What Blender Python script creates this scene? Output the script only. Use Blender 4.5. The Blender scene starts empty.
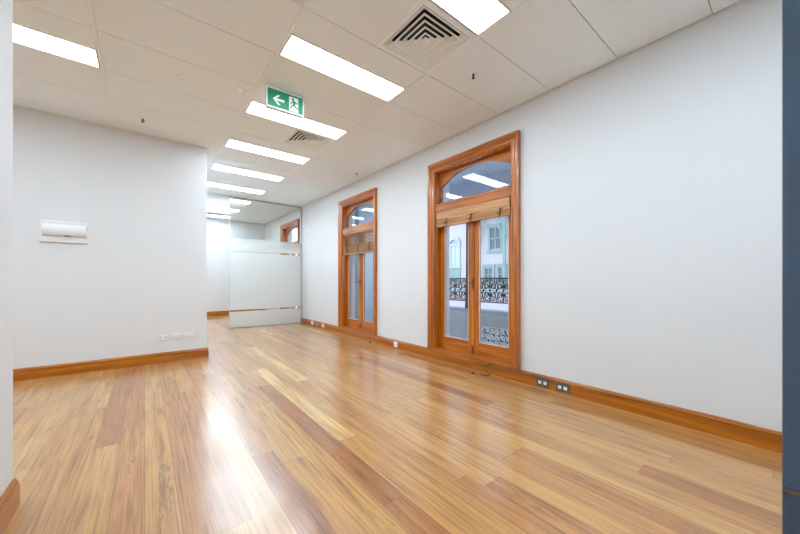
import bpy, bmesh, math, random
from mathutils import Vector, Matrix
PI = math.pi
random.seed(4)
C = bpy.context.scene.collection
EYE = 1.135          # camera height
H = 3.102             # ceiling height
XW = 3.29            # face of the long right wall
YB = 5.52            # face of the left block wall
YBACK = 11.75        # far wall

# ------------------------------------------------------------------ materials
class NT:
    def __init__(s, name):
        s.m = bpy.data.materials.new(name); s.m.use_nodes = True
        s.t = s.m.node_tree; s.t.nodes.clear()
        s.out = s.n('ShaderNodeOutputMaterial')
    def n(s, typ, ins=None, **props):
        nd = s.t.nodes.new(typ)
        for k, v in props.items(): setattr(nd, k, v)
        for k, v in (ins or {}).items():
            sock = nd.inputs[k]
            if isinstance(v, bpy.types.NodeSocket): s.t.links.new(v, sock)
            else: sock.default_value = v
        return nd
    def math(s, op, a, b=0.0, c=0.0):
        return s.n('ShaderNodeMath', {0: a, 1: b, 2: c}, operation=op).outputs[0]
    def mix(s, f, a, b, mode='MIX'):
        nd = s.n('ShaderNodeMix', data_type='RGBA', blend_type=mode)
        for k, v in ((0, f), (6, a), (7, b)):
            if isinstance(v, bpy.types.NodeSocket): s.t.links.new(v, nd.inputs[k])
            else: nd.inputs[k].default_value = v
        return nd.outputs[2]
    def ramp(s, f, stops, interp='LINEAR'):
        nd = s.n('ShaderNodeValToRGB', {0: f}); cr = nd.color_ramp; cr.interpolation = interp
        while len(cr.elements) < len(stops): cr.elements.new(0.5)
        for e, (p, c) in zip(cr.elements, stops):
            e.position = p; e.color = (c[0], c[1], c[2], 1)
        return nd.outputs[0]
    def finish(s, shader):
        s.t.links.new(shader, s.out.inputs[0]); return s.m

def lin(r, g, b):
    f = lambda c: (c/255/12.92) if c/255 <= .04045 else ((c/255+.055)/1.055)**2.4
    return (f(r), f(g), f(b), 1)

def plain(name, col, rough=.5, metal=0.0, spec=.5, coat=0, noise=.03, scale=8, bump=0.0, bscale=60):
    s = NT(name)
    tc = s.n('ShaderNodeTexCoord').outputs['Object']
    nz = s.n('ShaderNodeTexNoise', {'Vector': tc, 'Scale': scale, 'Detail': 3.0}).outputs[0]
    d = tuple(max(0, c*(1-noise)) for c in col[:3])+(1,)
    u = tuple(min(1, c*(1+noise)) for c in col[:3])+(1,)
    c = s.mix(nz, d, u)
    p = s.n('ShaderNodeBsdfPrincipled', {'Base Color': c, 'Roughness': rough, 'Metallic': metal,
            'Specular IOR Level': spec, 'Coat Weight': coat, 'Coat Roughness': .08})
    if bump:
        b2 = s.n('ShaderNodeTexNoise', {'Vector': tc, 'Scale': bscale, 'Detail': 4.0}).outputs[0]
        bp = s.n('ShaderNodeBump', {'Strength': bump, 'Distance': .01, 'Height': b2})
        s.t.links.new(bp.outputs[0], p.inputs['Normal'])
    return s.finish(p.outputs[0])

def wood(name, dark, mid, light, axis='Y', rough=.28, coat=.5, gs=1.0):
    s = NT(name)
    tc = s.n('ShaderNodeTexCoord').outputs['Object']
    sc = {'X': (1.2, 22, 22), 'Y': (22, 1.2, 22), 'Z': (22, 22, 1.2)}[axis]
    mp = s.n('ShaderNodeMapping', {'Vector': tc, 'Scale': tuple(v*gs for v in sc)}).outputs[0]
    nz = s.n('ShaderNodeTexNoise', {'Vector': mp, 'Scale': 1.0, 'Detail': 5.0, 'Distortion': .6}).outputs[0]
    c = s.ramp(nz, [(.28, dark), (.5, mid), (.72, light)])
    big = s.n('ShaderNodeTexNoise', {'Vector': tc, 'Scale': 1.7, 'Detail': 2.0}).outputs[0]
    c = s.mix(s.math('MULTIPLY', big, .35), c, mid)
    p = s.n('ShaderNodeBsdfPrincipled', {'Base Color': c, 'Roughness': rough, 'Coat Weight': coat, 'Coat Roughness': .12})
    return s.finish(p.outputs[0])

WC = (lin(112, 54, 8), lin(174, 94, 14), lin(206, 128, 36))
M = {}
M['wood_y'] = wood('stained_timber_y', *WC, axis='Y')
M['wood_z'] = wood('stained_timber_z', *WC, axis='Z')
M['base_y'] = wood('skirting_timber_y', lin(118, 60, 4), lin(166, 94, 10), lin(194, 120, 22), axis='Y', gs=.8, coat=.25)
M['base_x'] = wood('skirting_timber_x', lin(118, 60, 4), lin(166, 94, 10), lin(194, 120, 22), axis='X', gs=.8, coat=.25)
M['blind'] = wood('blind_timber', lin(150, 98, 50), lin(186, 130, 74), lin(208, 156, 98), axis='Y', coat=.2, rough=.4)
M['tape'] = plain('blind_tape', lin(112, 70, 34), .8)
M['wall'] = plain('wall_paint', lin(216, 217, 217), .62, spec=.3, noise=.006, scale=1.5, bump=.03, bscale=120)
M['tile'] = plain('ceiling_tile', lin(240, 250, 254), .42, spec=.35, noise=.01, scale=2)
M['tee'] = plain('ceiling_tee', lin(243, 252, 255), .4, noise=.003)
M['dark'] = plain('plenum_dark', lin(70, 64, 58), .9)
M['white'] = plain('white_plastic', lin(236, 237, 238), .3, noise=.004)
M['offwhite'] = plain('matte_white_plate', lin(222, 223, 223), .4, noise=.004)
M['whitemetal'] = plain('white_enamel', lin(232, 232, 230), .35, noise=.004)
M['alu'] = plain('brushed_aluminium', lin(190, 192, 194), .35, metal=.7)
M['grey'] = plain('grey_plate', lin(88, 90, 80), .4)
M['black'] = plain('black_plastic', lin(26, 24, 22), .4)
M['iron'] = plain('black_cast_iron', lin(28, 36, 48), .5)
M['brass'] = plain('aged_brass', lin(120, 100, 66), .35, metal=.9)
M['chrome'] = plain('dull_chrome', lin(130, 128, 122), .25, metal=.9)
M['lace'] = plain('white_lace_iron', lin(240, 244, 250), .5)
M['parapet'] = plain('balcony_render', lin(222, 226, 226), .8, noise=.07, scale=3)
M['ledge'] = plain('ledge_paint', lin(190, 205, 222), .5)
M['soffit'] = plain('verandah_soffit', lin(214, 226, 240), .6)
M['divider'] = plain('balcony_end_paint', lin(226, 240, 250), .5)
M['pier'] = plain('grey_pier', lin(150, 156, 158), .7)
M['facade'] = plain('facade_render', lin(182, 174, 178), .8, noise=.05, scale=.8)
M['mint'] = plain('mint_trim', lin(122, 150, 144), .7, noise=.08, scale=2)
M['bluetrim'] = plain('pale_blue_trim', lin(166, 182, 188), .7)
M['pane_dark'] = plain('dark_window_pane', lin(86, 92, 98), .2)
M['pane_pale'] = plain('pale_window_pane', lin(176, 196, 206), .25)
M['road'] = plain('street_paving', lin(186, 188, 190), .9)
M['green'] = plain('exit_green', lin(10, 140, 96), .35, noise=.02)
M['navy'] = plain('navy_gloss_paint', lin(72, 98, 126), .22, noise=.15, scale=6, coat=.6, bump=.25, bscale=35)

def floor_mat():
    s = NT('hardwood_floorboards')
    tc = s.n('ShaderNodeTexCoord').outputs['Object']
    sp = s.n('ShaderNodeSeparateXYZ', {0: tc}); x, y = sp.outputs[0], sp.outputs[1]
    u = s.math('DIVIDE', x, .134)
    col = s.math('FLOOR', u)
    w1 = s.n('ShaderNodeTexWhiteNoise', {'W': col}, noise_dimensions='1D').outputs[0]
    v = s.math('ADD', s.math('DIVIDE', y, 2.3), s.math('MULTIPLY', w1, 9.37))
    row = s.math('FLOOR', v)
    cid = s.n('ShaderNodeCombineXYZ', {0: col, 1: row}).outputs[0]
    wn = s.n('ShaderNodeTexWhiteNoise', {'Vector': cid}, noise_dimensions='3D')
    r = wn.outputs[0]
    r2 = s.n('ShaderNodeSeparateColor', {0: wn.outputs[1]}).outputs[1]
    base = s.ramp(r, [(0, lin(154, 98, 50)), (.12, lin(168, 113, 60)), (.3, lin(178, 128, 71)), (.5, lin(184, 136, 75)),
                      (.7, lin(188, 143, 84)), (.88, lin(176, 122, 66)), (1, lin(208, 170, 108))])
    off = s.n('ShaderNodeCombineXYZ', {0: s.math('MULTIPLY', r, 31.0), 1: s.math('MULTIPLY', r2, 47.0)}).outputs[0]
    vec = s.n('ShaderNodeVectorMath', {0: tc, 1: off}, operation='ADD').outputs[0]
    g1 = s.n('ShaderNodeTexNoise', {'Vector': s.n('ShaderNodeMapping', {'Vector': vec, 'Scale': (26, 1.1, 1)}).outputs[0],
                                    'Scale': 1.0, 'Detail': 5.0, 'Roughness': .6, 'Distortion': 1.1}).outputs[0]
    g2 = s.n('ShaderNodeTexNoise', {'Vector': s.n('ShaderNodeMapping', {'Vector': vec, 'Scale': (105, 1.5, 1)}).outputs[0],
                                    'Scale': 1.0, 'Detail': 3.0}).outputs[0]
    g3 = s.n('ShaderNodeTexNoise', {'Vector': s.n('ShaderNodeMapping', {'Vector': vec, 'Scale': (8, .9, 1)}).outputs[0],
                                    'Scale': 1.0, 'Detail': 4.0, 'Distortion': 2.0}).outputs[0]
    m1 = s.ramp(g1, [(.28, (.50, .38, .30)), (.42, (.88, .84, .80)), (.55, (1, 1, 1)), (.72, (1.22, 1.20, 1.14))])
    c = s.mix(.9, base, m1, 'MULTIPLY')
    m2 = s.ramp(g2, [(.32, (.58, .50, .43)), (.47, (.96, .95, .93)), (.6, (1.08, 1.08, 1.08))])
    c = s.mix(.8, c, m2, 'MULTIPLY')
    m3 = s.ramp(g3, [(.26, (.55, .42, .33)), (.40, (.92, .85, .80)), (.5, (1, 1, 1)), (.68, (1.12, 1.12, 1.08))])
    c = s.mix(.75, c, m3, 'MULTIPLY')
    # small dark knots and gum veins
    vo = s.n('ShaderNodeTexVoronoi', {'Vector': s.n('ShaderNodeMapping', {'Vector': vec, 'Scale': (4.5, 1.4, 1)}).outputs[0], 'Scale': 1.0}).outputs[0]
    kn = s.ramp(vo, [(.0, (.35, .22, .14)), (.035, (.75, .62, .5)), (.07, (1, 1, 1))])
    c = s.mix(.8, c, kn, 'MULTIPLY')
    # mottled dark gum figure on some boards
    g4 = s.n('ShaderNodeTexNoise', {'Vector': s.n('ShaderNodeMapping', {'Vector': vec, 'Scale': (34, 9, 1)}).outputs[0], 'Scale': 1.0, 'Detail': 5.0, 'Roughness': .7, 'Distortion': 1.5}).outputs[0]
    sel = s.n('ShaderNodeTexNoise', {'Vector': s.n('ShaderNodeMapping', {'Vector': vec, 'Scale': (9, .8, 1)}).outputs[0], 'Scale': 1.0, 'Detail': 1.0}).outputs[0]
    gm = s.math('MULTIPLY', s.n('ShaderNodeMapRange', {0: g4, 1: .50, 2: .60}).outputs[0], s.n('ShaderNodeMapRange', {0: sel, 1: .60, 2: .68}).outputs[0])
    c = s.mix(s.math('MULTIPLY', gm, .55), c, lin(112, 72, 40))
    # joints
    fu = s.math('FRACT', u); fv = s.math('FRACT', v)
    eu = s.math('MINIMUM', fu, s.math('SUBTRACT', 1.0, fu)); ev = s.math('MINIMUM', fv, s.math('SUBTRACT', 1.0, fv))
    ju = s.math('LESS_THAN', eu, .009); jv = s.math('LESS_THAN', ev, .0008)
    j = s.math('MAXIMUM', ju, jv)
    c = s.mix(s.math('MULTIPLY', j, .55), c, lin(88, 50, 28))
    wv = s.n('ShaderNodeTexNoise', {'Vector': s.n('ShaderNodeMapping', {'Vector': tc, 'Scale': (3.2, .8, 1)}).outputs[0], 'Scale': 1.6, 'Detail': 2.0}).outputs[0]
    hgt = s.math('ADD', s.math('MULTIPLY', wv, 1.0), s.math('MULTIPLY', r, .04))
    bp = s.n('ShaderNodeBump', {'Strength': .06, 'Distance': .05, 'Height': hgt})
    p = s.n('ShaderNodeBsdfPrincipled', {'Base Color': c, 'Roughness': .34, 'Specular IOR Level': .5,
            'Coat Weight': .9, 'Coat Roughness': .19, 'Coat IOR': 1.58, 'Normal': bp.outputs[0], 'Coat Normal': bp.outputs[0]})
    return s.finish(p.outputs[0])
M['floor'] = floor_mat()

def emit_mat(name, col, strength):
    s = NT(name)
    return s.finish(s.n('ShaderNodeEmission', {'Color': col, 'Strength': strength}).outputs[0])
LIGHT = 9.0
M['lamp'] = emit_mat('light_diffuser', (.87, 1.065, 1.23, 1), LIGHT)

def pane_mat(name, tint, ior=1.5):
    s = NT(name)
    bf = s.n('ShaderNodeNewGeometry').outputs['Backfacing']
    io = s.math('ADD', ior, s.math('MULTIPLY', bf, 1/ior-ior))
    fr = s.n('ShaderNodeFresnel', {'IOR': io}).outputs[0]
    t = s.n('ShaderNodeBsdfTransparent', {'Color': tint}).outputs[0]
    g = s.n('ShaderNodeBsdfGlossy', {'Roughness': .01, 'Color': (1, 1, 1, 1)}).outputs[0]
    return s.finish(s.n('ShaderNodeMixShader', {0: fr, 1: t, 2: g}).outputs[0])
M['pane'] = pane_mat('window_glass', (.93, .96, .98, 1), 1.42)
M['pglass'] = pane_mat('partition_glass', (.95, .965, .955, 1), 1.25)

def frost_mat():
    s = NT('frosted_film')
    t = s.n('ShaderNodeBsdfTransparent', {'Color': (.95, .96, .95, 1)}).outputs[0]
    d = s.n('ShaderNodeBsdfDiffuse', {'Color': (.84, .86, .85, 1)}).outputs[0]
    tr = s.n('ShaderNodeBsdfTranslucent', {'Color': (.86, .88, .87, 1)}).outputs[0]
    a = s.n('ShaderNodeMixShader', {0: .55, 1: d, 2: tr}).outputs[0]
    z = s.n('ShaderNodeSeparateXYZ', {0: s.n('ShaderNodeTexCoord').outputs['Object']}).outputs[2]
    f = s.n('ShaderNodeMapRange', {0: z, 1: 1.8, 2: 2.16, 3: .87, 4: .25}).outputs[0]
    f2 = s.n('ShaderNodeMapRange', {0: z, 1: .1, 2: .5, 3: .7, 4: .86}).outputs[0]
    f = s.math('MINIMUM', f, f2)
    return s.finish(s.n('ShaderNodeMixShader', {0: f, 1: t, 2: a}).outputs[0])
M['frost'] = frost_mat()

# ------------------------------------------------------------------ mesh helpers
class MB:
    def __init__(s): s.bm = bmesh.new()
    def box(s, x0, x1, y0, y1, z0, z1, bev=0.0, rot=None, piv=None):
        v = [s.bm.verts.new((x, y, z)) for x in (x0, x1) for y in (y0, y1) for z in (z0, z1)]
        fs = [(0, 1, 3, 2), (4, 6, 7, 5), (0, 4, 5, 1), (2, 3, 7, 6), (0, 2, 6, 4), (1, 5, 7, 3)]
        faces = [s.bm.faces.new([v[i] for i in f]) for f in fs]
        if bev:
            ed = list({e for f in faces for e in f.edges})
            r = bmesh.ops.bevel(s.bm, geom=ed, offset=bev, segments=2, affect='EDGES', profile=.6)
            v = [q for q in v if q.is_valid] + [q for q in r['verts']]
        if rot is not None:
            bmesh.ops.rotate(s.bm, verts=list({q for q in v if q.is_valid}), cent=piv or ((x0+x1)/2, (y0+y1)/2, (z0+z1)/2), matrix=rot)
        return s
    def quad(s, pts):
        s.bm.faces.new([s.bm.verts.new(p) for p in pts]); return s
    def prism(s, pts, vec):
        a = [s.bm.verts.new(p) for p in pts]; b = [s.bm.verts.new(Vector(p)+Vector(vec)) for p in pts]
        s.bm.faces.new(a); s.bm.faces.new(b[::-1]); n = len(a)
        for i in range(n): s.bm.faces.new([a[i], b[i], b[(i+1) % n], a[(i+1) % n]][::-1])
        return s
    def strip(s, front, back, closed=False):
        """two rows of section rings -> skin"""
        return s
    def tube(s, pts, r, n=8, cap=True):
        pts = [Vector(p) for p in pts]; rings = []
        up = Vector((.13, .31, .94)).normalized()
        for i, p in enumerate(pts):
            d = (pts[min(i+1, len(pts)-1)] - pts[max(i-1, 0)]).normalized()
            a = d.cross(up)
            if a.length < .1: a = d.cross(Vector((1, 0, 0)))
            a.normalize(); b = d.cross(a).normalized()
            rr = r[i] if isinstance(r, (list, tuple)) else r
            rings.append([s.bm.verts.new(p + a*math.cos(2*PI*k/n)*rr + b*math.sin(2*PI*k/n)*rr) for k in range(n)])
        for i in range(len(rings)-1):
            for k in range(n):
                s.bm.faces.new([rings[i][k], rings[i][(k+1) % n], rings[i+1][(k+1) % n], rings[i+1][k]])
        if cap: s.bm.faces.new(rings[0][::-1]); s.bm.faces.new(rings[-1])
        return s
    def lathe(s, prof, c=(0, 0, 0), n=20):
        rings = [[s.bm.verts.new((c[0]+r*math.cos(2*PI*k/n), c[1]+r*math.sin(2*PI*k/n), c[2]+z)) for k in range(n)] for r, z in prof]
        for i in range(len(rings)-1):
            for k in range(n):
                s.bm.faces.new([rings[i][k], rings[i][(k+1) % n], rings[i+1][(k+1) % n], rings[i+1][k]])
        s.bm.faces.new(rings[0][::-1]); s.bm.faces.new(rings[-1]); return s
    def build(s, name, m, parent=None, smooth=False, kind=None):
        bmesh.ops.recalc_face_normals(s.bm, faces=s.bm.faces[:])
        me = bpy.data.meshes.new(name); s.bm.to_mesh(me); s.bm.free()
        me.materials.append(M[m] if isinstance(m, str) else m)
        if smooth:
            for p in me.polygons: p.use_smooth = True
            me.set_sharp_from_angle(angle=math.radians(40))
        o = bpy.data.objects.new(name, me); C.objects.link(o)
        if parent is not None: o.parent = parent
        if kind: o['kind'] = kind
        return o

def thing(name, label, cat, loc=(0, 0, 0), rz=0, group=None, kind=None):
    o = bpy.data.objects.new(name, None); C.objects.link(o); o.empty_display_size = .1
    o.location = loc; o.rotation_euler = (0, 0, rz)
    o['label'] = label; o['category'] = cat
    if group: o['group'] = group
    if kind: o['kind'] = kind
    return o
def tag(o, label, cat, group=None, kind=None):
    o['label'] = label; o['category'] = cat
    if group: o['group'] = group
    if kind: o['kind'] = kind
    return o
def dup(root, loc, rz=None, label=None):
    r = root.copy(); C.objects.link(r); r.location = loc
    if rz is not None: r.rotation_euler = (0, 0, rz)
    if label: r['label'] = label
    def kids(src, dst):
        for ch in list(src.children):
            c = ch.copy(); C.objects.link(c); c.parent = dst; kids(ch, c)
    kids(root, r); return r

# ------------------------------------------------------------------ shell
XL, YF = -4.6, -2.6
def struct(name, mb, m, label, cat):
    return tag(mb.build(name, m), label, cat, kind='structure')

struct('floor', MB().box(XL-.15, XW+.02, YF-.15, YBACK+.15, -.12, 0), 'floor', 'glossy honey-brown hardwood floorboards running away from the camera', 'floor')

W_IN = .108   # casing width
WINS = [(1.968, 3.425), (4.800, 6.205), (8.52, 9.98)]   # outer casing spans
SILL, CTOP = .138, 2.808
OPEN = [(a+W_IN, b-W_IN) for a, b in WINS]; OTOP = CTOP-W_IN
w = MB(); prev = YF-.15; T = .3
for a, b in OPEN:
    w.box(XW, XW+T, prev, a, -.12, H+.1)
    w.box(XW, XW+T, a, b, OTOP, H+.1); w.box(XW, XW+T, a, b, -.12, SILL-.003)
    prev = b
w.box(XW, XW+T, prev, YBACK+.15, -.12, H+.1)
struct('wall_right', w, 'wall', 'long white painted wall holding the timber french doors', 'wall')

struct('wall_block', MB().box(XL, .72, YB, YB+.14, 0, H+.1).box(.58, .72, YB+.14, 8.33, 0, H+.1), 'wall', 'white partition wall facing the camera, carrying the switchboard cover', 'wall')
struct('wall_back', MB().box(XL-.15, XW+.02, YBACK, YBACK+.15, 0, H+.1), 'wall', 'white far end wall behind the glass partition', 'wall')
struct('wall_left', MB().box(XL-.15, XL, YF-.15, YBACK, 0, H+.1), 'wall', 'white outer wall beyond the left edge of the view', 'wall')
struct('wall_front', MB().box(XL-.15, XW+.02, YF-.15, YF, 0, H+.1), 'wall', 'white wall behind the camera', 'wall')
struct('wall_stub', MB().box(-.72, -.52, YF, 2.475, 0, H+.1), 'wall', 'white wall end at the left edge beside the camera', 'wall')
struct('wall_header', MB().box(.72, 1.545, 8.30, 8.42, 2.665, H+.1), 'wall', 'white bulkhead over the opening beside the frosted glass partition', 'bulkhead')

# baseboards
def bprof(h=.138, t=.024):
    return [(0, 0), (t, 0), (t, h-.034), (t-.009, h-.031), (t-.009, h-.027), (t-.003, h-.024), (t-.010, h-.012), (t-.012, h-.004), (t-.015, h), (0, h)]
def base_x(name, x0, x1, yface, sgn, label):   # runs along X, face at yface, sticking out by sgn
    pts = [(x0, yface+sgn*p, z) for p, z in bprof()]
    struct(name, MB().prism(pts, (x1-x0, 0, 0)), 'base_x', label, 'baseboard')
def base_y(name, y0, y1, xface, sgn, label):
    pts = [(xface+sgn*p, y0, z) for p, z in bprof()]
    struct(name, MB().prism(pts, (0, y1-y0, 0)), 'base_y', label, 'baseboard')
base_y('baseboard_right', YF, YBACK, XW, -1, 'orange-brown timber skirting along the right wall under the french doors')
base_x('baseboard_block', XL, .72, YB, -1, 'orange-brown timber skirting under the switchboard wall')
base_y('baseboard_block_side', YB+.02, 8.3, .72, 1, 'timber skirting on the passage side of the partition wall')
base_x('baseboard_back', .0, XW-.03, YBACK, -1, 'timber skirting on the far end wall')
base_y('baseboard_stub', YF, 2.475, -.52, 1, 'timber skirting on the wall end at the bottom left corner')

# ------------------------------------------------------------------ ceiling grid
GX = [-4.6, -3.94, -2.73, -1.52, -.31, .90, 2.11, XW-.010]
def GY(k): return .415+.608*k
KMIN, KMAX = -5, 18
# (column, k): the panel ends at the grid line k; column 5 is the long row, column 3 the left one
LIGHTS = [(5, k) for k in range(-4, 19, 2)] + [(3, 6), (1, 6), (1, 0), (3, -2), (1, 4), (1, 2), (1, 8), (4, 14), (4, 16), (3, 18)]  # unseen panels (left bay, behind camera, behind block wall) are added for light
VENTK = {(5, 2), (5, 6)}
ce = MB(); tee = MB()
g = .003
for c in range(7):
    x0, x1 = GX[c]+.014, GX[c+1]-.014
    if c == 6: x1 = GX[7]
    tee.box(GX[c+1]-.012, GX[c+1]+.012, YF, YBACK-.01, H-.0005, H+.02) if c < 6 else None
    for k in range(KMIN, KMAX+1):
        y0, y1 = GY(k)+g, GY(k+1)-g
        if y1 > YBACK-.01: y1 = YBACK-.01
        if y0 >= y1: continue
        y0 = max(y0, YF)
        if (c, k+1) in LIGHTS:             # light occupies the far half of this bay
            y1 = GY(k+1)-.304-g
        if (c, k) in VENTK:
            ce.box(x0, GX[c]+.62-g, y0, y1, H+.001, H+.016)      # half tile; diffuser beside it
            continue
        ce.box(x0, x1, y0, y1, H+.001, H+.016)
cl = struct('ceiling', ce, 'tile', 'off-white suspended ceiling of rectangular lay-in tiles', 'ceiling')
struct('trim_1', tee, 'tee', 'white metal ceiling grid bars running the length of the room', 'trim')
struct('ceiling_slab', MB().box(XL-.15, XW+.02, YF-.15, YBACK+.15, H+.1, H+.2), 'dark', 'dark slab above the suspended ceiling', 'ceiling')
struct('trim_2', MB().box(XL+.5, .70, YB-.012, YB, H-.014, H-.004), 'whitemetal', 'thin white edge trim where the ceiling meets the switchboard wall', 'trim')

# ceiling lights
def light_proto(loc, label):
    t = thing('ceiling_light', label, 'light', loc, group='recessed rectangular ceiling light panels')
    L, Wd = 1.178, .296
    m = MB(); b = .010
    m.box(0, L, 0, b, .000, .05).box(0, L, Wd-b, Wd, .000, .05).box(0, b, b, Wd-b, .000, .05).box(L-b, L, b, Wd-b, .000, .05)
    m.build('frame', 'whitemetal', t)
    MB().box(b, L-b, b, Wd-b, .002, .016).build('diffuser', 'lamp', t)
    return t
names = {(5, 2): 'glowing ceiling light panel nearest the camera, cut by the top edge beside the square vent',
         (5, 4): 'glowing ceiling light panel second nearest, between square vent and exit sign',
         (5, 6): 'glowing ceiling light panel directly behind the green exit sign',
         (5, 8): 'glowing ceiling light panel just beyond the farther vent',
         (5, 10): 'glowing ceiling light panel second beyond the farther vent',
         (5, 12): 'glowing ceiling light panel last before the glass partition',
         (5, 14): 'ceiling light panel first behind the glass partition',
         (5, 16): 'ceiling light panel second behind the glass partition',
         (5, 18): 'ceiling light panel closest to the far end wall',
         (3, 6): 'glowing ceiling light panel at upper left above the switchboard wall'}
extra = iter(['unseen ceiling light panel added for light, %s' % q for q in ('just behind the camera', 'over the doorway behind the camera', 'farthest behind the camera',
              'in the far left bay', 'left of the wall end', 'left behind the camera', 'in the left bay, middle row', 'in the left bay, near row', 'in the left bay, by the block wall', 'behind the block wall, near one', 'behind the block wall, middle one', 'behind the block wall, by the far wall')])
proto = None
for c, k in LIGHTS:
    loc = (GX[c]+.016, GY(k)-.300, H-.001); lb = names.get((c, k)) or next(extra)
    if proto is None: proto = light_proto(loc, lb)
    else: dup(proto, loc, label=lb)

# square four-way vents
def vent_proto(loc, label):
    t = thing('ceiling_vent', label, 'vent', loc, group='square four-way ceiling vents')
    S = .297
    m = MB()
    for (o_, i_, z0, z1) in ((S, S-.045, 0.0, .012),):
        m.box(-o_, o_, -o_, -i_, z0, z1).box(-o_, o_, i_, o_, z0, z1).box(-o_, -i_, -i_, i_, z0, z1).box(i_, o_, -i_, i_, z0, z1)
    m.build('frame', 'tee', t)
    def ring(a, a2, z0, z1, th=.0075):
        mb = MB()
        def sq(h, z): return [mb.bm.verts.new(p) for p in ((-h, -h, z), (h, -h, z), (h, h, z), (-h, h, z))]
        A, B = sq(a, z0), sq(a2, z1); A2, B2 = sq(a-th*1.6, z0), sq(a2-th*1.6, z1)
        for i in range(4):
            j = (i+1) % 4
            for q in ([A[i], A[j], B[j], B[i]], [A2[i], B2[i], B2[j], A2[j]], [A[i], A2[i], A2[j], A[j]], [B[i], B[j], B2[j], B2[i]]):
                mb.bm.faces.new(q)
        return mb
    for a in (.248, .204, .160, .116, .072):
        ring(a, a-.036, .000, .034).build('louvre', 'tee', t)
    MB().box(-.030, .030, -.030, .030, .0, .010).build('centre_plate', 'tee', t)
    b = MB(); q = .275
    b.box(-q, q, -q, q, .085, .09).box(-q, q, -q, -q+.004, .012, .085).box(-q, q, q-.004, q, .012, .085).box(-q, -q+.004, -q, q, .012, .085).box(q-.004, q, -q, q, .012, .085)
    b.build('duct_box', 'black', t)
    return t
vx = (GX[5]+.62+GX[6]-.012)/2
v1 = vent_proto((vx, (GY(2)+GY(3))/2, H-.002), 'large square four-way white ceiling vent nearest the camera, beside the cut-off light')
dup(v1, (vx, (GY(6)+GY(7))/2, H-.002), label='farther square ceiling vent just beyond the light behind the exit sign')

# sprinklers and flush discs
def sprinkler(loc, label):
    t = thing('sprinkler', label, 'sprinkler', loc, group='ceiling sprinkler heads')
    MB().lathe([(.034, 0), (.033, -.003), (.022, -.006), (.012, -.007)]).build('cover_ring', 'tee', t, smooth=True)
    m = MB().lathe([(.008, -.005), (.009, -.018), (.006, -.022)], n=12)
    m.tube([(-.008, 0, -.018), (-.013, 0, -.032), (-.004, 0, -.047)], .003).tube([(.008, 0, -.018), (.013, 0, -.032), (.004, 0, -.047)], .003)
    m.build('body', 'black', t, smooth=True)
    MB().lathe([(.004, -.044), (.015, -.047), (.015, -.049), (.004, -.050)], n=16).build('deflector', 'black', t)
    MB().tube([(0, 0, -.02), (0, 0, -.045)], .0035).build('bulb', 'black', t)
    return t
s1 = sprinkler((2.44, 1.95, H), 'dark ceiling sprinkler head beside the nearest square vent')
dup(s1, (-.02, 4.99, H), label='dark ceiling sprinkler head above the top edge of the switchboard wall')
dup(s1, (3.02, 5.06, H), label='dark ceiling sprinkler head near the top of the smaller french door')
def disc(name, loc, r, label, cat):
    t = thing(name, label, cat, loc)
    MB().lathe([(r, 0), (r, -.004), (r*.93, -.010), (r*.80, -.012)], n=32).build('rim', 'tee', t, smooth=True)
    MB().lathe([(r*.55, -.010), (r*.52, -.022), (r*.40, -.026), (r*.1, -.027)], n=24).build('cap', 'tee', t, smooth=True)
    return t
disc('smoke_detector', (.30, 3.77, H), .062, 'flat white round smoke detector on the ceiling left of the exit sign', 'detector')
disc('ceiling_sensor', (.79, 3.63, H), .045, 'small white round sensor on the ceiling at the left end of the exit sign', 'sensor')

# exit sign ------------------------------------------------------------
es = thing('exit_sign', 'green and white running-man exit sign with left arrow hanging below the ceiling', 'sign', (1.140, 3.335, H), rz=math.radians(-2))
hw, hh, th = .192, .222, .026
MB().box(-hw, hw, 0, th*2, -hh, -.001, bev=.006).build('sign_body', 'whitemetal', es)
MB().box(-hw+.014, hw-.014, -.004, .001, -hh+.020, -.030).build('legend_panel', 'green', es)
def flat(name, polys, parent, mat='white', y=-.0065, th_=.0025):
    m = MB()
    for p in polys: m.prism([(x, y, z) for x, z in p], (0, th_, 0))
    return m.build(name, mat, parent)
def seg(a, b, w1, w2=None):
    w2 = w2 or w1; a, b = Vector(a), Vector(b); d = (b-a).normalized(); n = Vector((-d.y, d.x))
    return [tuple(a+n*w1/2), tuple(a-n*w1/2), tuple(b-n*w2/2), tuple(b+n*w2/2)]
zc = -.126
flat('arrow', [[(-.128, zc), (-.078, zc+.050), (-.054, zc+.050), (-.090, zc+.014), (-.090, zc-.014), (-.054, zc-.050), (-.078, zc-.050)],
               [(-.094, zc+.011), (-.094, zc-.011), (-.014, zc-.011), (-.014, zc+.011)]], es)
flat('doorway', [[(.034, zc+.074), (.034, zc-.074), (.130, zc-.074), (.130, zc+.074)]], es)
def circ(cx, cz, r, n=16): return [(cx+r*math.cos(2*PI*i/n), cz+r*math.sin(2*PI*i/n)) for i in range(n)]
o_ = -.012
man = [circ(.086+o_, zc+.052, .0135), seg((.100+o_, zc+.036), (.094+o_, zc-.006), .028, .022), seg((.102+o_, zc+.034), (.124+o_, zc+.014), .010), seg((.124+o_, zc+.014), (.136+o_, zc+.028), .009),
       seg((.096+o_, zc+.034), (.072+o_, zc+.020), .010), seg((.072+o_, zc+.020), (.064+o_, zc-.001), .009), seg((.092+o_, zc-.004), (.072+o_, zc-.022), .015, .012), seg((.072+o_, zc-.022), (.056+o_, zc-.052), .012, .010),
       seg((.098+o_, zc-.004), (.116+o_, zc-.030), .015, .012), seg((.116+o_, zc-.030), (.146+o_, zc-.034), .012, .010)]
flat('running_man', man, es, 'green', y=-.0085, th_=.0022)

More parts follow.
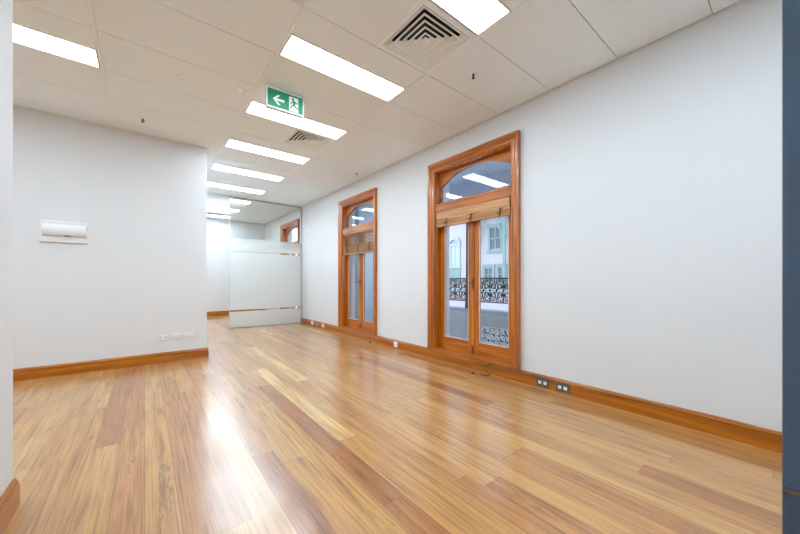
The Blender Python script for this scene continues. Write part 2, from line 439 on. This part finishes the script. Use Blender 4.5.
# ------------------------------------------------------------------ french doors
def french_door(n, Y0, Y1, label):
    """origin on the wall face at the sill, centre of the opening; +X goes outwards"""
    yc = (Y0+Y1)/2; t = thing('door_%d' % n, label, 'door', (XW, yc, SILL), kind='structure')
    hw_ = (Y1-Y0)/2; wi = W_IN; oh = hw_-wi; top = CTOP-SILL; ot = top-wi
    # casing with mitred corners
    prof = [(0, .0), (0, .016), (.012, .022), (.040, .022), (.048, .030), (.062, .036), (.082, .036), (.092, .046), (.110, .050), (wi, .046), (wi, .0)]
    m = MB(); rows = []
    for q, hgt in prof:
        x = -hgt
        rows.append([m.bm.verts.new(p) for p in ((x, -oh-q, 0), (x, -oh-q, ot+q), (x, oh+q, ot+q), (x, oh+q, 0))])
    for a, b in zip(rows, rows[1:]):
        for i in (0, 2): m.bm.faces.new([a[i], a[i+1], b[i+1], b[i]])
    for i in (0, 3): m.bm.faces.new([r[i] for r in rows])
    m.build('casing', 'wood_z', t)
    m = MB(); rows = [[m.bm.verts.new(p) for p in ((-hgt, -oh-q, ot+q), (-hgt, oh+q, ot+q))] for q, hgt in prof]
    for a, b in zip(rows, rows[1:]): m.bm.faces.new([a[0], a[1], b[1], b[0]])
    m.build('head_casing', 'wood_y', t)
    D = .088                                             # door plane behind the wall face
    j = MB(); jt = .014
    j.box(-.002, D+.046, -oh, -oh+jt, 0, ot).box(-.002, D+.046, oh-jt, oh, 0, ot).box(-.002, D+.046, -oh+jt, oh-jt, ot-jt, ot)
    j.build('jamb', 'wood_z', t)
    MB().box(-.026, .285, -oh, oh, -.004, .022, bev=.004).build('threshold', 'wood_y', t)
    # transom bar, flush with the wall face
    MB().box(-.004, D+.045, -oh+jt, oh-jt, 1.965, 2.075, bev=.006).box(-.014, .03, -oh+jt, oh-jt, 2.055, 2.085, bev=.004).build('transom_bar', 'wood_y', t)
    # arched transom sash
    f = MB(); z0, z1 = 2.075, ot-jt; ya = oh-jt; sw = .020; spring = 2.350; rise = .175
    half = ya-sw; R_ = (half*half+rise*rise)/(2*rise); czz = spring+rise-R_
    N = 24; ys = [-half+2*half*i/N for i in range(N+1)]
    arc = [(y, czz+math.sqrt(R_*R_-y*y)) for y in ys]
    x0, x1 = D, D+.042
    f.box(x0, x1, -ya, -half, z0, z1).box(x0, x1, half, ya, z0, z1).box(x0, x1, -half, half, z0, z0+.032)
    for (ya_, za_), (yb_, zb_) in zip(arc, arc[1:]):
        f.prism([(x0, ya_, za_), (x0, yb_, zb_), (x0, yb_, z1), (x0, ya_, z1)], (x1-x0, 0, 0))
    f.build('transom_sash', 'wood_y', t)
    gl = MB(); gl.prism([(x0+.020, -half, z0+.032)]+[(x0+.020, y, z) for y, z in arc]+[(x0+.020, half, z0+.032)], (.005, 0, 0))
    gl.build('transom_pane', 'pane', t)
    # two leaves
    lw = (oh-jt)-.002; zt = 1.963
    for s_, nm in ((-1, 'near'), (1, 'far')):
        a, b = (0.002, lw) if s_ > 0 else (-lw, -0.002)
        st = .082; zb0, zb1, ztp = .026, .188, zt-.06
        l = MB(); X0, X1 = D, D+.044
        l.box(X0, X1, a, a+st, zb0, zt, bev=.004).box(X0, X1, b-st, b, zb0, zt, bev=.004)
        leaf = l.build('door_leaf', 'wood_z', t)
        r = MB().box(X0+.001, X1-.001, a+st, b-st, zb0, zb1-.0, bev=.003).box(X0+.001, X1-.001, a+st, b-st, ztp, zt, bev=.003)
        r.build('rail', 'wood_y', leaf)
        g_ = MB(); q = .012
        g_.box(X0+.005, X0+.017, a+st, a+st+q, zb1, ztp).box(X0+.005, X0+.017, b-st-q, b-st, zb1, ztp).box(X0+.005, X0+.017, a+st, b-st, zb1, zb1+q)
        g_.build('glazing_bead', 'whitebead', leaf)
        MB().box(X0+.018, X0+.024, a+st, b-st, zb1, ztp).build('pane', 'pane', leaf)
    MB().box(D-.014, D+.004, -.022, .022, .026, zt, bev=.004).build('meeting_stile', 'wood_z', t)
    hb = MB().box(D-.022, D-.014, -.014, .014, .88, 1.02, bev=.002).build('lock_plate', 'brass', t)
    MB().tube([(D-.020, 0, .965), (D-.052, 0, .965), (D-.060, .012, .965), (D-.060, .085, .958)], .008).build('handle', 'brass', hb, smooth=True)
    MB().box(D-.022, D-.014, -.010, .010, .034, .14, bev=.002).tube([(D-.026, 0, .03), (D-.026, 0, .13)], .005).build('floor_bolt', 'brass', t)
    return t
M['whitebead'] = plain('pale_glazing_bead', lin(206, 190, 178), .5)
french_door(1, *WINS[0], 'larger nearer timber french door with arched transom in the right wall')
french_door(2, *WINS[1], 'smaller looking timber french door with arched transom, second along the right wall')
french_door(3, *WINS[2], 'timber-framed door seen dimly behind the frosted glass partition')

def blind(Yc, W, zt, z_open, z_stack, zb, label):
    t = thing('timber_blind', label, 'blind', (XW+.034, Yc, zb), group='raised timber slat blinds')
    h = W/2-.006
    zt -= zb; z_open -= zb; z_stack -= zb
    if z_open > 0:
        MB().box(-.030, .030, -h, h, zt-.022, zt).build('headrail', 'blind', t)
        n = 7
        for i in range(n):
            z = zt-.03-(zt-.03-z_open)*(i+.5)/n
            MB().box(-.026, .026, -h, h, z-.0025, z+.0025, rot=Matrix.Rotation(math.radians(4), 3, 'Y'), piv=(0, 0, z)).build('slat', 'blind', t)
        top_pack = z_open
    else:
        MB().box(-.040, -.032, -h, h, z_stack+.004, zt, bev=.002).build('valance', 'blind', t)
        MB().box(-.030, .030, -h, h, zt-.025, zt-.002).build('headrail', 'blind', t)
        top_pack = z_stack
    zlo = .022
    if z_open > 0: zmid = top_pack*.52
    m = MB(); n = 14
    for i in range(n):
        z = zlo+(top_pack-zlo)*(i+.5)/n
        dx = .0035*math.sin(i*2.4)
        m.box(-.030+dx, .028+dx, -h, h, z-.0028, z+.0028)
    s_ = m.build('slat_stack', 'blind', t); s_['kind'] = 'stuff'
    MB().box(-.034, .032, -h, h, 0, .022, bev=.003).build('bottom_rail', 'blind', t)
    for f in (-.78, -.05, .68) if W > .5 else (0,):
        y = f*h; L = MB()
        L.box(-.0355, -.0345, y-.011, y+.011, 0.0, top_pack+.0)
        L.tube([(-.036, y-.02, top_pack+.01), (-.050, y-.012, top_pack*.7), (-.056, y+.004, top_pack*.35), (-.047, y+.028, top_pack*.2), (-.037, y+.034, top_pack*.5)], .0045)
        L.build('ladder_tape', 'tape', t)
    return t
for i, (a, b) in enumerate(OPEN[:2]):
    if i == 0: blind((a+b)/2, b-a-.044, 2.100, 0, 1.995, 1.895, 'raised bunched timber slat blind across the larger nearer french door')
    else: blind((a+b)/2, b-a-.044, 2.100, 1.85, 1.85, 1.665, 'timber slat blind partly lowered across the smaller french door')

# ------------------------------------------------------------------ outside
OX = XW+.3
def oz(n, mb, m, label, cat): return struct(n, mb, m, label, cat)
oz('balcony_floor', MB().box(OX, 4.85, YF, 6.6, -.15, .03), 'parapet', 'grey balcony floor outside the french doors', 'floor')
oz('balcony_parapet', MB().box(4.66, 4.85, YF, 6.6, .03, .575), 'parapet', 'grey rendered balcony upstand seen through the door panes', 'parapet')
oz('balcony_ledge', MB().box(4.62, 4.89, YF, 6.6, .575, .615, bev=.008), 'ledge', 'pale painted capping along the balcony upstand', 'ledge')
oz('balcony_roof', MB().box(OX, 5.55, YF, 6.6, 2.92, 3.0), 'soffit', 'blue-grey verandah soffit above the balcony', 'roof')
oz('balcony_end_wall', MB().box(OX, 4.9, 6.6, 6.7, -.15, 3.0), 'divider', 'pale blue wall closing the balcony end beyond the smaller door', 'wall')
oz('verandah_beam', MB().box(4.60, 4.76, YF, 6.6, 2.55, 2.92), 'soffit', 'blue-grey beam carried by the verandah posts', 'beam')
pp = thing('balcony_pier', 'dark grey pier against the pale blue wall beyond the smaller door', 'pier', (3.725, 6.475, .03))
MB().box(-.12, .12, -.12, .12, .001, 2.888, bev=.006).build('shaft', 'pier', pp); MB().box(-.13, .13, -.135, .119, 0, .14, bev=.01).build('plinth', 'pier', pp)

rail = thing('balcony_railing', 'black ornamental cast-iron railing on the balcony outside the larger door', 'railing', (4.75, 0, .615))
RY0, RY1 = 1.0, 6.5
MB().box(-.022, .022, RY0, RY1, .535, .565, bev=.006).build('top_rail', 'iron', rail)
MB().box(-.012, .012, RY0, RY1, .125, .143).build('bottom_rail', 'iron', rail)
def scroll(cy, cz, r, a0, turns, sgn, w_=.0105):
    pts = []
    n = int(18*turns)
    for i in range(n+1):
        q = i/n; a = a0+sgn*q*turns*2*PI; rr = r*(1-.72*q)
        pts.append((0, cy+rr*math.cos(a), cz+rr*math.sin(a)))
    return pts, w_
pw = .27; n = int((RY1-RY0)/pw)
pm = MB()
def T_(p, w_=.0085): pm.tube(p, w_, n=5)
for sy in (-1, 1):
    for sz in (-1, 1):
        p, w_ = scroll(sy*.105, sz*.085, .075, PI/2*sz+.3, 1.25, sy*sz); T_(p, w_)
        p, w_ = scroll(sy*.035, sz*.150, .042, 0, 1.1, -sy*sz); T_(p, .007)
        p, w_ = scroll(sy*.165, sz*.155, .036, PI, 1.1, sy*sz); T_(p, .007)
        T_([(0, 0, 0), (0, sy*.03, sz*.05), (0, sy*.02, sz*.11), (0, 0, sz*.19)], .008)
        T_([(0, sy*.195, 0), (0, sy*.16, sz*.03), (0, sy*.185, sz*.10), (0, sy*.19, sz*.19)], .008)
T_([(0, -.2, 0), (0, 0, 0), (0, .2, 0)], .006)
pm.lathe([(.003, -.03), (.022, -.012), (.022, .012), (.003, .03)], n=8)
for sy in (-1, 1):
    for sz in (-1, 1):
        p, w_ = scroll(sy*.062, sz*.045, .030, 0, 1.0, sy); T_(p, .008)
        p, w_ = scroll(sy*.150, sz*.075, .034, PI, 1.2, -sz*sy); T_(p, .008)
        T_([(0, sy*.07, sz*.19), (0, sy*.11, sz*.165), (0, sy*.14, sz*.19)], .008)
T_([(0, .198, -.196), (0, .198, .196)], .011)
bmesh.ops.scale(pm.bm, vec=(1, .675, 1), verts=pm.bm.verts[:])
lp = pm.build('lattice_panel', 'iron', rail); lp.location = (0, RY0+pw/2, .338)
for i in range(1, n):
    q = lp.copy(); C.objects.link(q); q.parent = rail; q.location = (0, RY0+pw/2+i*pw, .338)
post = thing('verandah_post', 'dark slender verandah post on a flared base, seen through the left pane', 'post', (4.68, 3.86, .616))
MB().lathe([(.06, 0), (.06, .03), (.055, .06), (.055, .12), (.045, .16)], n=20).build('base', 'iron', post, smooth=True)
MB().lathe([(.042, .16), (.034, 1.9), (.034, 1.86)], n=16).build('shaft', 'iron', post, smooth=True)
MB().lathe([(.034, 1.861), (.045, 1.90), (.05, 1.933)], n=16).build('capital', 'iron', post, smooth=True)

# white lace panel low on the balcony
lt = thing('lace_screen', 'low white lace-patterned iron screen standing on the balcony floor behind the right pane', 'screen', (4.48, 2.88, .03))
LW, LH = 1.10, .34
MB().box(-.010, .010, -LW/2, LW/2, 0, .022).box(-.010, .010, -LW/2, LW/2, LH-.02, LH).box(-.010, .010, -LW/2, -LW/2+.02, 0, LH).box(-.010, .010, LW/2-.02, LW/2, 0, LH).build('frame', 'lace', lt)
lm = MB()
for i in range(11):
    for jn in range(3):
        cy, cz_ = -LW/2+.06+i*.1, .062+jn*.105
        a0 = (i*1.7+jn*2.3)
        p, _ = scroll(cy, cz_, .048, a0, 1.3, 1 if (i+jn) % 2 else -1); lm.tube(p, .012, n=5)
        lm.tube([(0, cy-.05, cz_-.05), (0, cy+.01, cz_+.01), (0, cy+.05, cz_+.05)], .010, n=5)
lm.build('lacework', 'lace', lt)
MB().box(.020, .026, -LW/2, LW/2, .0, LH).build('backing_plate', 'iron', lt)

# street and the building across it
oz('street_ground', MB().box(4.98, 40, -30, 60, -4.6, -4.5), 'road', 'grey street below the balcony', 'ground')
bd = thing('building', 'pale pink and mint rendered building across the street, seen through the door panes', 'building', (14, 11, -4.5))
MB().box(0, 8, -22, 26, 0, 13.5).build('wall', 'facade', bd)
MB().box(-.25, 0, -22, 26, 5.05, 5.25, bev=.03).box(-.45, 0, -22, 26, 9.6, 9.9, bev=.04).build('cornice', 'bluetrim', bd)
def fwin(y, z, w_, h_, arch=False, mat='pane_dark', parent=bd):
    b = MB(); q = .14
    b.box(-.07, 0, y-w_/2-q, y-w_/2, z-.1, z+h_+.12).box(-.07, 0, y+w_/2, y+w_/2+q, z-.1, z+h_+.12).box(-.10, 0, y-w_/2-q-.05, y+w_/2+q+.05, z-.2, z-.08).box(-.09, 0, y-w_/2-q-.03, y+w_/2+q+.03, z+h_+.04, z+h_+.2)
    if arch:
        n_ = 12; R0 = w_/2+q+.05
        for i in range(n_):
            a, c_ = PI*i/n_, PI*(i+1)/n_
            b.prism([(-.12, y+R0*math.cos(a), z+h_+.18+.36*math.sin(a)), (-.12, y+R0*math.cos(c_), z+h_+.18+.36*math.sin(c_)), (-.12, y+(R0-.13)*math.cos(c_), z+h_+.18+.24*math.sin(c_)), (-.12, y+(R0-.13)*math.cos(a), z+h_+.18+.24*math.sin(a))], (.12, 0, 0))
    f = b.build('window', 'bluetrim' if arch else 'mint', parent)
    MB().box(-.015, .02, y-w_/2, y+w_/2, z, z+h_).build('pane', mat, f)
    MB().box(-.045, -.015, y-.03, y+.03, z, z+h_).box(-.045, -.015, y-w_/2, y+w_/2, z+h_*.5-.03, z+h_*.5+.03).build('sash_bars', 'bluetrim' if arch else 'mint', f)
# local y = world y - 11 ; local z = world z + 4.5
for wy in (9.75, 6.0, 2.4, 20.0): fwin(wy-11, 7.25, .62, 1.05)
for wy in (9.35, 10.15, 6.4, 5.6): fwin(wy-11, 5.62, .42, .62, mat='pane_dark')
for wy in (12.5, 16.5): fwin(wy-11, 6.55, .55, 1.0, arch=True, mat='pane_pale')
for wy in (12.5, 16.5): MB().box(-.06, 0, wy-11-.42, wy-11+.42, 5.55, 6.28, bev=.02).build('spandrel_panel', 'mint', bd)
for wy in (9.05, 10.75, 7.0, 5.2):
    y = wy-11
    c_ = MB().lathe([(.13, 5.25), (.13, 5.45), (.085, 5.55), (.075, 8.6), (.12, 8.7), (.14, 9.6)], c=(-.32, y, 0), n=12).build('column', 'mint', bd, smooth=True)
    bk = MB()
    for sg in (-1, 1):
        for (cy, cz_, r) in ((.24, 8.35, .20), (.42, 8.75, .18), (.18, 7.9, .13), (.62, 9.0, .14)):
            p, _ = scroll(y+sg*cy, cz_, r, PI/2 if sg > 0 else PI/2, 1.3, sg)
            bk.tube([(-.32, q[1], q[2]) for q in p], .035, n=6)
        bk.tube([(-.32, y+sg*.08, 7.55), (-.32, y+sg*.25, 8.2), (-.32, y+sg*.6, 8.75), (-.32, y+sg*.95, 9.0)], .035, n=6)
    bk.build('bracket', 'mint', c_)

# ------------------------------------------------------------------ glass partition
YP = 8.36
gp = thing('glass_partition', 'frosted floor-to-ceiling glass partition at the far end of the room', 'partition', (0, YP, 0))
PX0, PX1 = 1.556, XW-.03
MB().box(PX0, PX1, -.006, .006, .022, H-.028).build('glass_pane', 'pglass', gp)
fm = MB()
for z0, z1 in ((.024, .395), (.432, 1.795), (1.832, 2.13)): fm.box(PX0+.004, PX1-.004, -.0085, -.0065, z0, z1)
fm.build('frosted_film', 'frost', gp)
MB().box(PX0, PX1, -.022, .022, H-.030, H-.001).build('top_rail', 'alu', gp)
MB().box(PX0, PX1+.002, -.016, .016, .0, .022).build('bottom_rail', 'alu', gp)
MB().box(PX1-.004, XW-.001, -.020, .020, .145, H-.031).build('wall_channel', 'alu', gp)
MB().box(PX0-.012, PX0, -.009, .009, .0, H-.001).build('edge_strip', 'whitemetal', gp)

# ------------------------------------------------------------------ switchboard cover and sockets on the block wall
sb = thing('switchboard_cover', 'white rectangular switchboard cover with hinged flap on the left wall', 'switchboard', (-.753, YB, 1.585))
MB().box(-.208, .208, -.022, 0, 0, .255, bev=.006).build('back_plate', 'offwhite', sb)
pts = []
fl = MB()
prof = [(0, .075), (-.022, .082), (-.036, .105), (-.040, .14), (-.036, .175), (-.024, .205), (0, .215)]
fl.prism([(-.180, -.021+a, z) for a, z in prof], (.366, 0, 0))
flap = fl.build('flap', 'offwhite', sb, smooth=True)
MB().box(.0, .055, -.064, -.046, .072, .081, bev=.002).build('finger_pull', 'chrome', flap)

def wall_plate(x, z, label, socket):
    t = thing('power_outlet' if socket else 'blank_wall_plate', label, 'outlet' if socket else 'wall plate', (x, YB, z))
    MB().box(-.057, .057, -.010, 0, -.035, .035, bev=.003).build('plate', 'offwhite', t)
    if socket:
        for sx in (-1, 1):
            m = MB()
            m.box(sx*.03-.009, sx*.03-.005, -.0112, -.009, .002, .013).box(sx*.03+.005, sx*.03+.009, -.0112, -.009, .002, .013).box(sx*.03-.002, sx*.03+.002, -.0112, -.009, -.014, -.003)
            m.build('socket_slots', 'black', t)
            MB().box(sx*.012-.006, sx*.012+.006, -.0135, -.009, .016, .028, bev=.001).build('switch', 'white', t)
    else:
        MB().box(-.045, .045, -.0125, -.009, -.024, .024, bev=.002).build('insert', 'offwhite', t)
    return t
wall_plate(.200, .340, 'white double power outlet low on the left wall, with visible slots', True)
wall_plate(.357, .345, 'plain white wall plate in the middle of the low row of three', False)
wall_plate(.492, .352, 'plain white wall plate nearest the wall corner in the low row', False)

# outlets set in the right skirting
def skirt_outlet(y, z, label, mat, group=None, sc=1.0):
    t = thing('skirting_outlet', label, 'outlet', (XW-.024, y, z), group=group)
    MB().box(-.007, 0, -.058*sc, .058*sc, -.043, .043, bev=.002).build('plate', mat, t)
    for s_ in (-1, 1):
        r = MB().box(-.0115, -.006, s_*.024*sc-.013*sc, s_*.024*sc+.013*sc, -.015, .015, bev=.002).build('insert', 'white', t)
        MB().box(-.0125, -.011, s_*.026*sc-.003, s_*.026*sc+.003, -.005, .005).build('port', 'black', r)
    return t
skirt_outlet(1.700, .062, 'dark grey two-gang outlet in the right skirting, left one of the near pair', 'grey', sc=1.18)
skirt_outlet(1.494, .062, 'dark grey two-gang outlet in the right skirting, right one of the near pair', 'grey', sc=1.18)
skirt_outlet(4.22, .068, 'pale outlet in the skirting between the two french doors', 'white', sc=.8)
skirt_outlet(7.62, .074, 'white outlet nearest the glass partition in the far skirting trio', 'white')
skirt_outlet(7.29, .074, 'middle outlet of the far skirting trio, grey plate', 'grey')
skirt_outlet(7.00, .074, 'white outlet nearest the smaller door in the far skirting trio', 'white')

# cords on the floor by the larger door
MB_ = MB().tube([(XW-.034, 2.30, .142), (XW-.040, 2.36, .120), (XW-.040, 2.42, .085), (XW-.050, 2.40, .04), (XW-.062, 2.35, .010), (XW-.10, 2.31, .006), (XW-.13, 2.36, .006), (XW-.115, 2.42, .006)], .0045)
tag(MB_.build('blind_cord', 'black', smooth=True), 'short dark cord trailing over the skirting below the larger door', 'cord')
dk = thing('door_stop', 'tiny dark door stop on the floor below the smaller door', 'door stop', (XW-.09, 4.90, 0))
MB().lathe([(.016, 0), (.016, .012), (.012, .022), (.006, .026)], n=14).build('stop_body', 'black', dk, smooth=True)
dk2 = thing('floor_stop', 'tiny dark stud on the floor beneath the cord at the larger door', 'door stop', (XW-.17, 2.50, 0))
MB().lathe([(.013, 0), (.013, .010), (.005, .020)], n=14).build('stud', 'black', dk2, smooth=True)

# dark painted door beside the camera
dd = thing('door_4', 'glossy dark navy door edge at the right border of the view', 'door', (.93, .0, 0.006), kind='structure')
MB().box(0, .042, -.84, .0245, 0, 2.75, bev=.003).build('door_leaf', 'navy', dd)
MB().box(-.004, .0, -.000, .022, .735, .745, bev=.001).build('latch_plate', 'chrome', dd)

# ------------------------------------------------------------------ sky light
wd = bpy.data.worlds.new('World'); bpy.context.scene.world = wd; wd.use_nodes = True
nt = wd.node_tree; nt.nodes.clear()
wo = nt.nodes.new('ShaderNodeOutputWorld'); bg = nt.nodes.new('ShaderNodeBackground')
tc = nt.nodes.new('ShaderNodeTexCoord'); sx = nt.nodes.new('ShaderNodeSeparateXYZ'); cr = nt.nodes.new('ShaderNodeValToRGB')
nt.links.new(tc.outputs['Generated'], sx.inputs[0]); nt.links.new(sx.outputs[2], cr.inputs[0]); nt.links.new(cr.outputs[0], bg.inputs[0])
cr.color_ramp.elements[0].color = (.78, .84, .95, 1); cr.color_ramp.elements[1].color = (.62, .76, 1, 1)
bg.inputs[1].default_value = 1.3
nt.links.new(bg.outputs[0], wo.inputs[0])

# ------------------------------------------------------------------ camera
cam = bpy.data.cameras.new('camera'); co = bpy.data.objects.new('camera', cam); C.objects.link(co)
co.location = (0, 0, EYE); co.rotation_euler = (PI/2, 0, -math.radians(38.5))
cam.sensor_width = 36; cam.lens = 320.6/800*36; cam.shift_y = .0166; cam.clip_start = .02
sc = bpy.context.scene; sc.camera = co
sc.view_settings.view_transform = 'Standard'; sc.view_settings.look = 'None'
sc.view_settings.exposure = 1.38; sc.view_settings.gamma = 1; sc.view_settings.use_curve_mapping = False
sc.cycles.max_bounces = 12; sc.cycles.diffuse_bounces = 10; sc.cycles.glossy_bounces = 5; sc.cycles.transparent_max_bounces = 16
sc.cycles.caustics_reflective = False; sc.cycles.caustics_refractive = False; sc.cycles.sample_clamp_indirect = 6
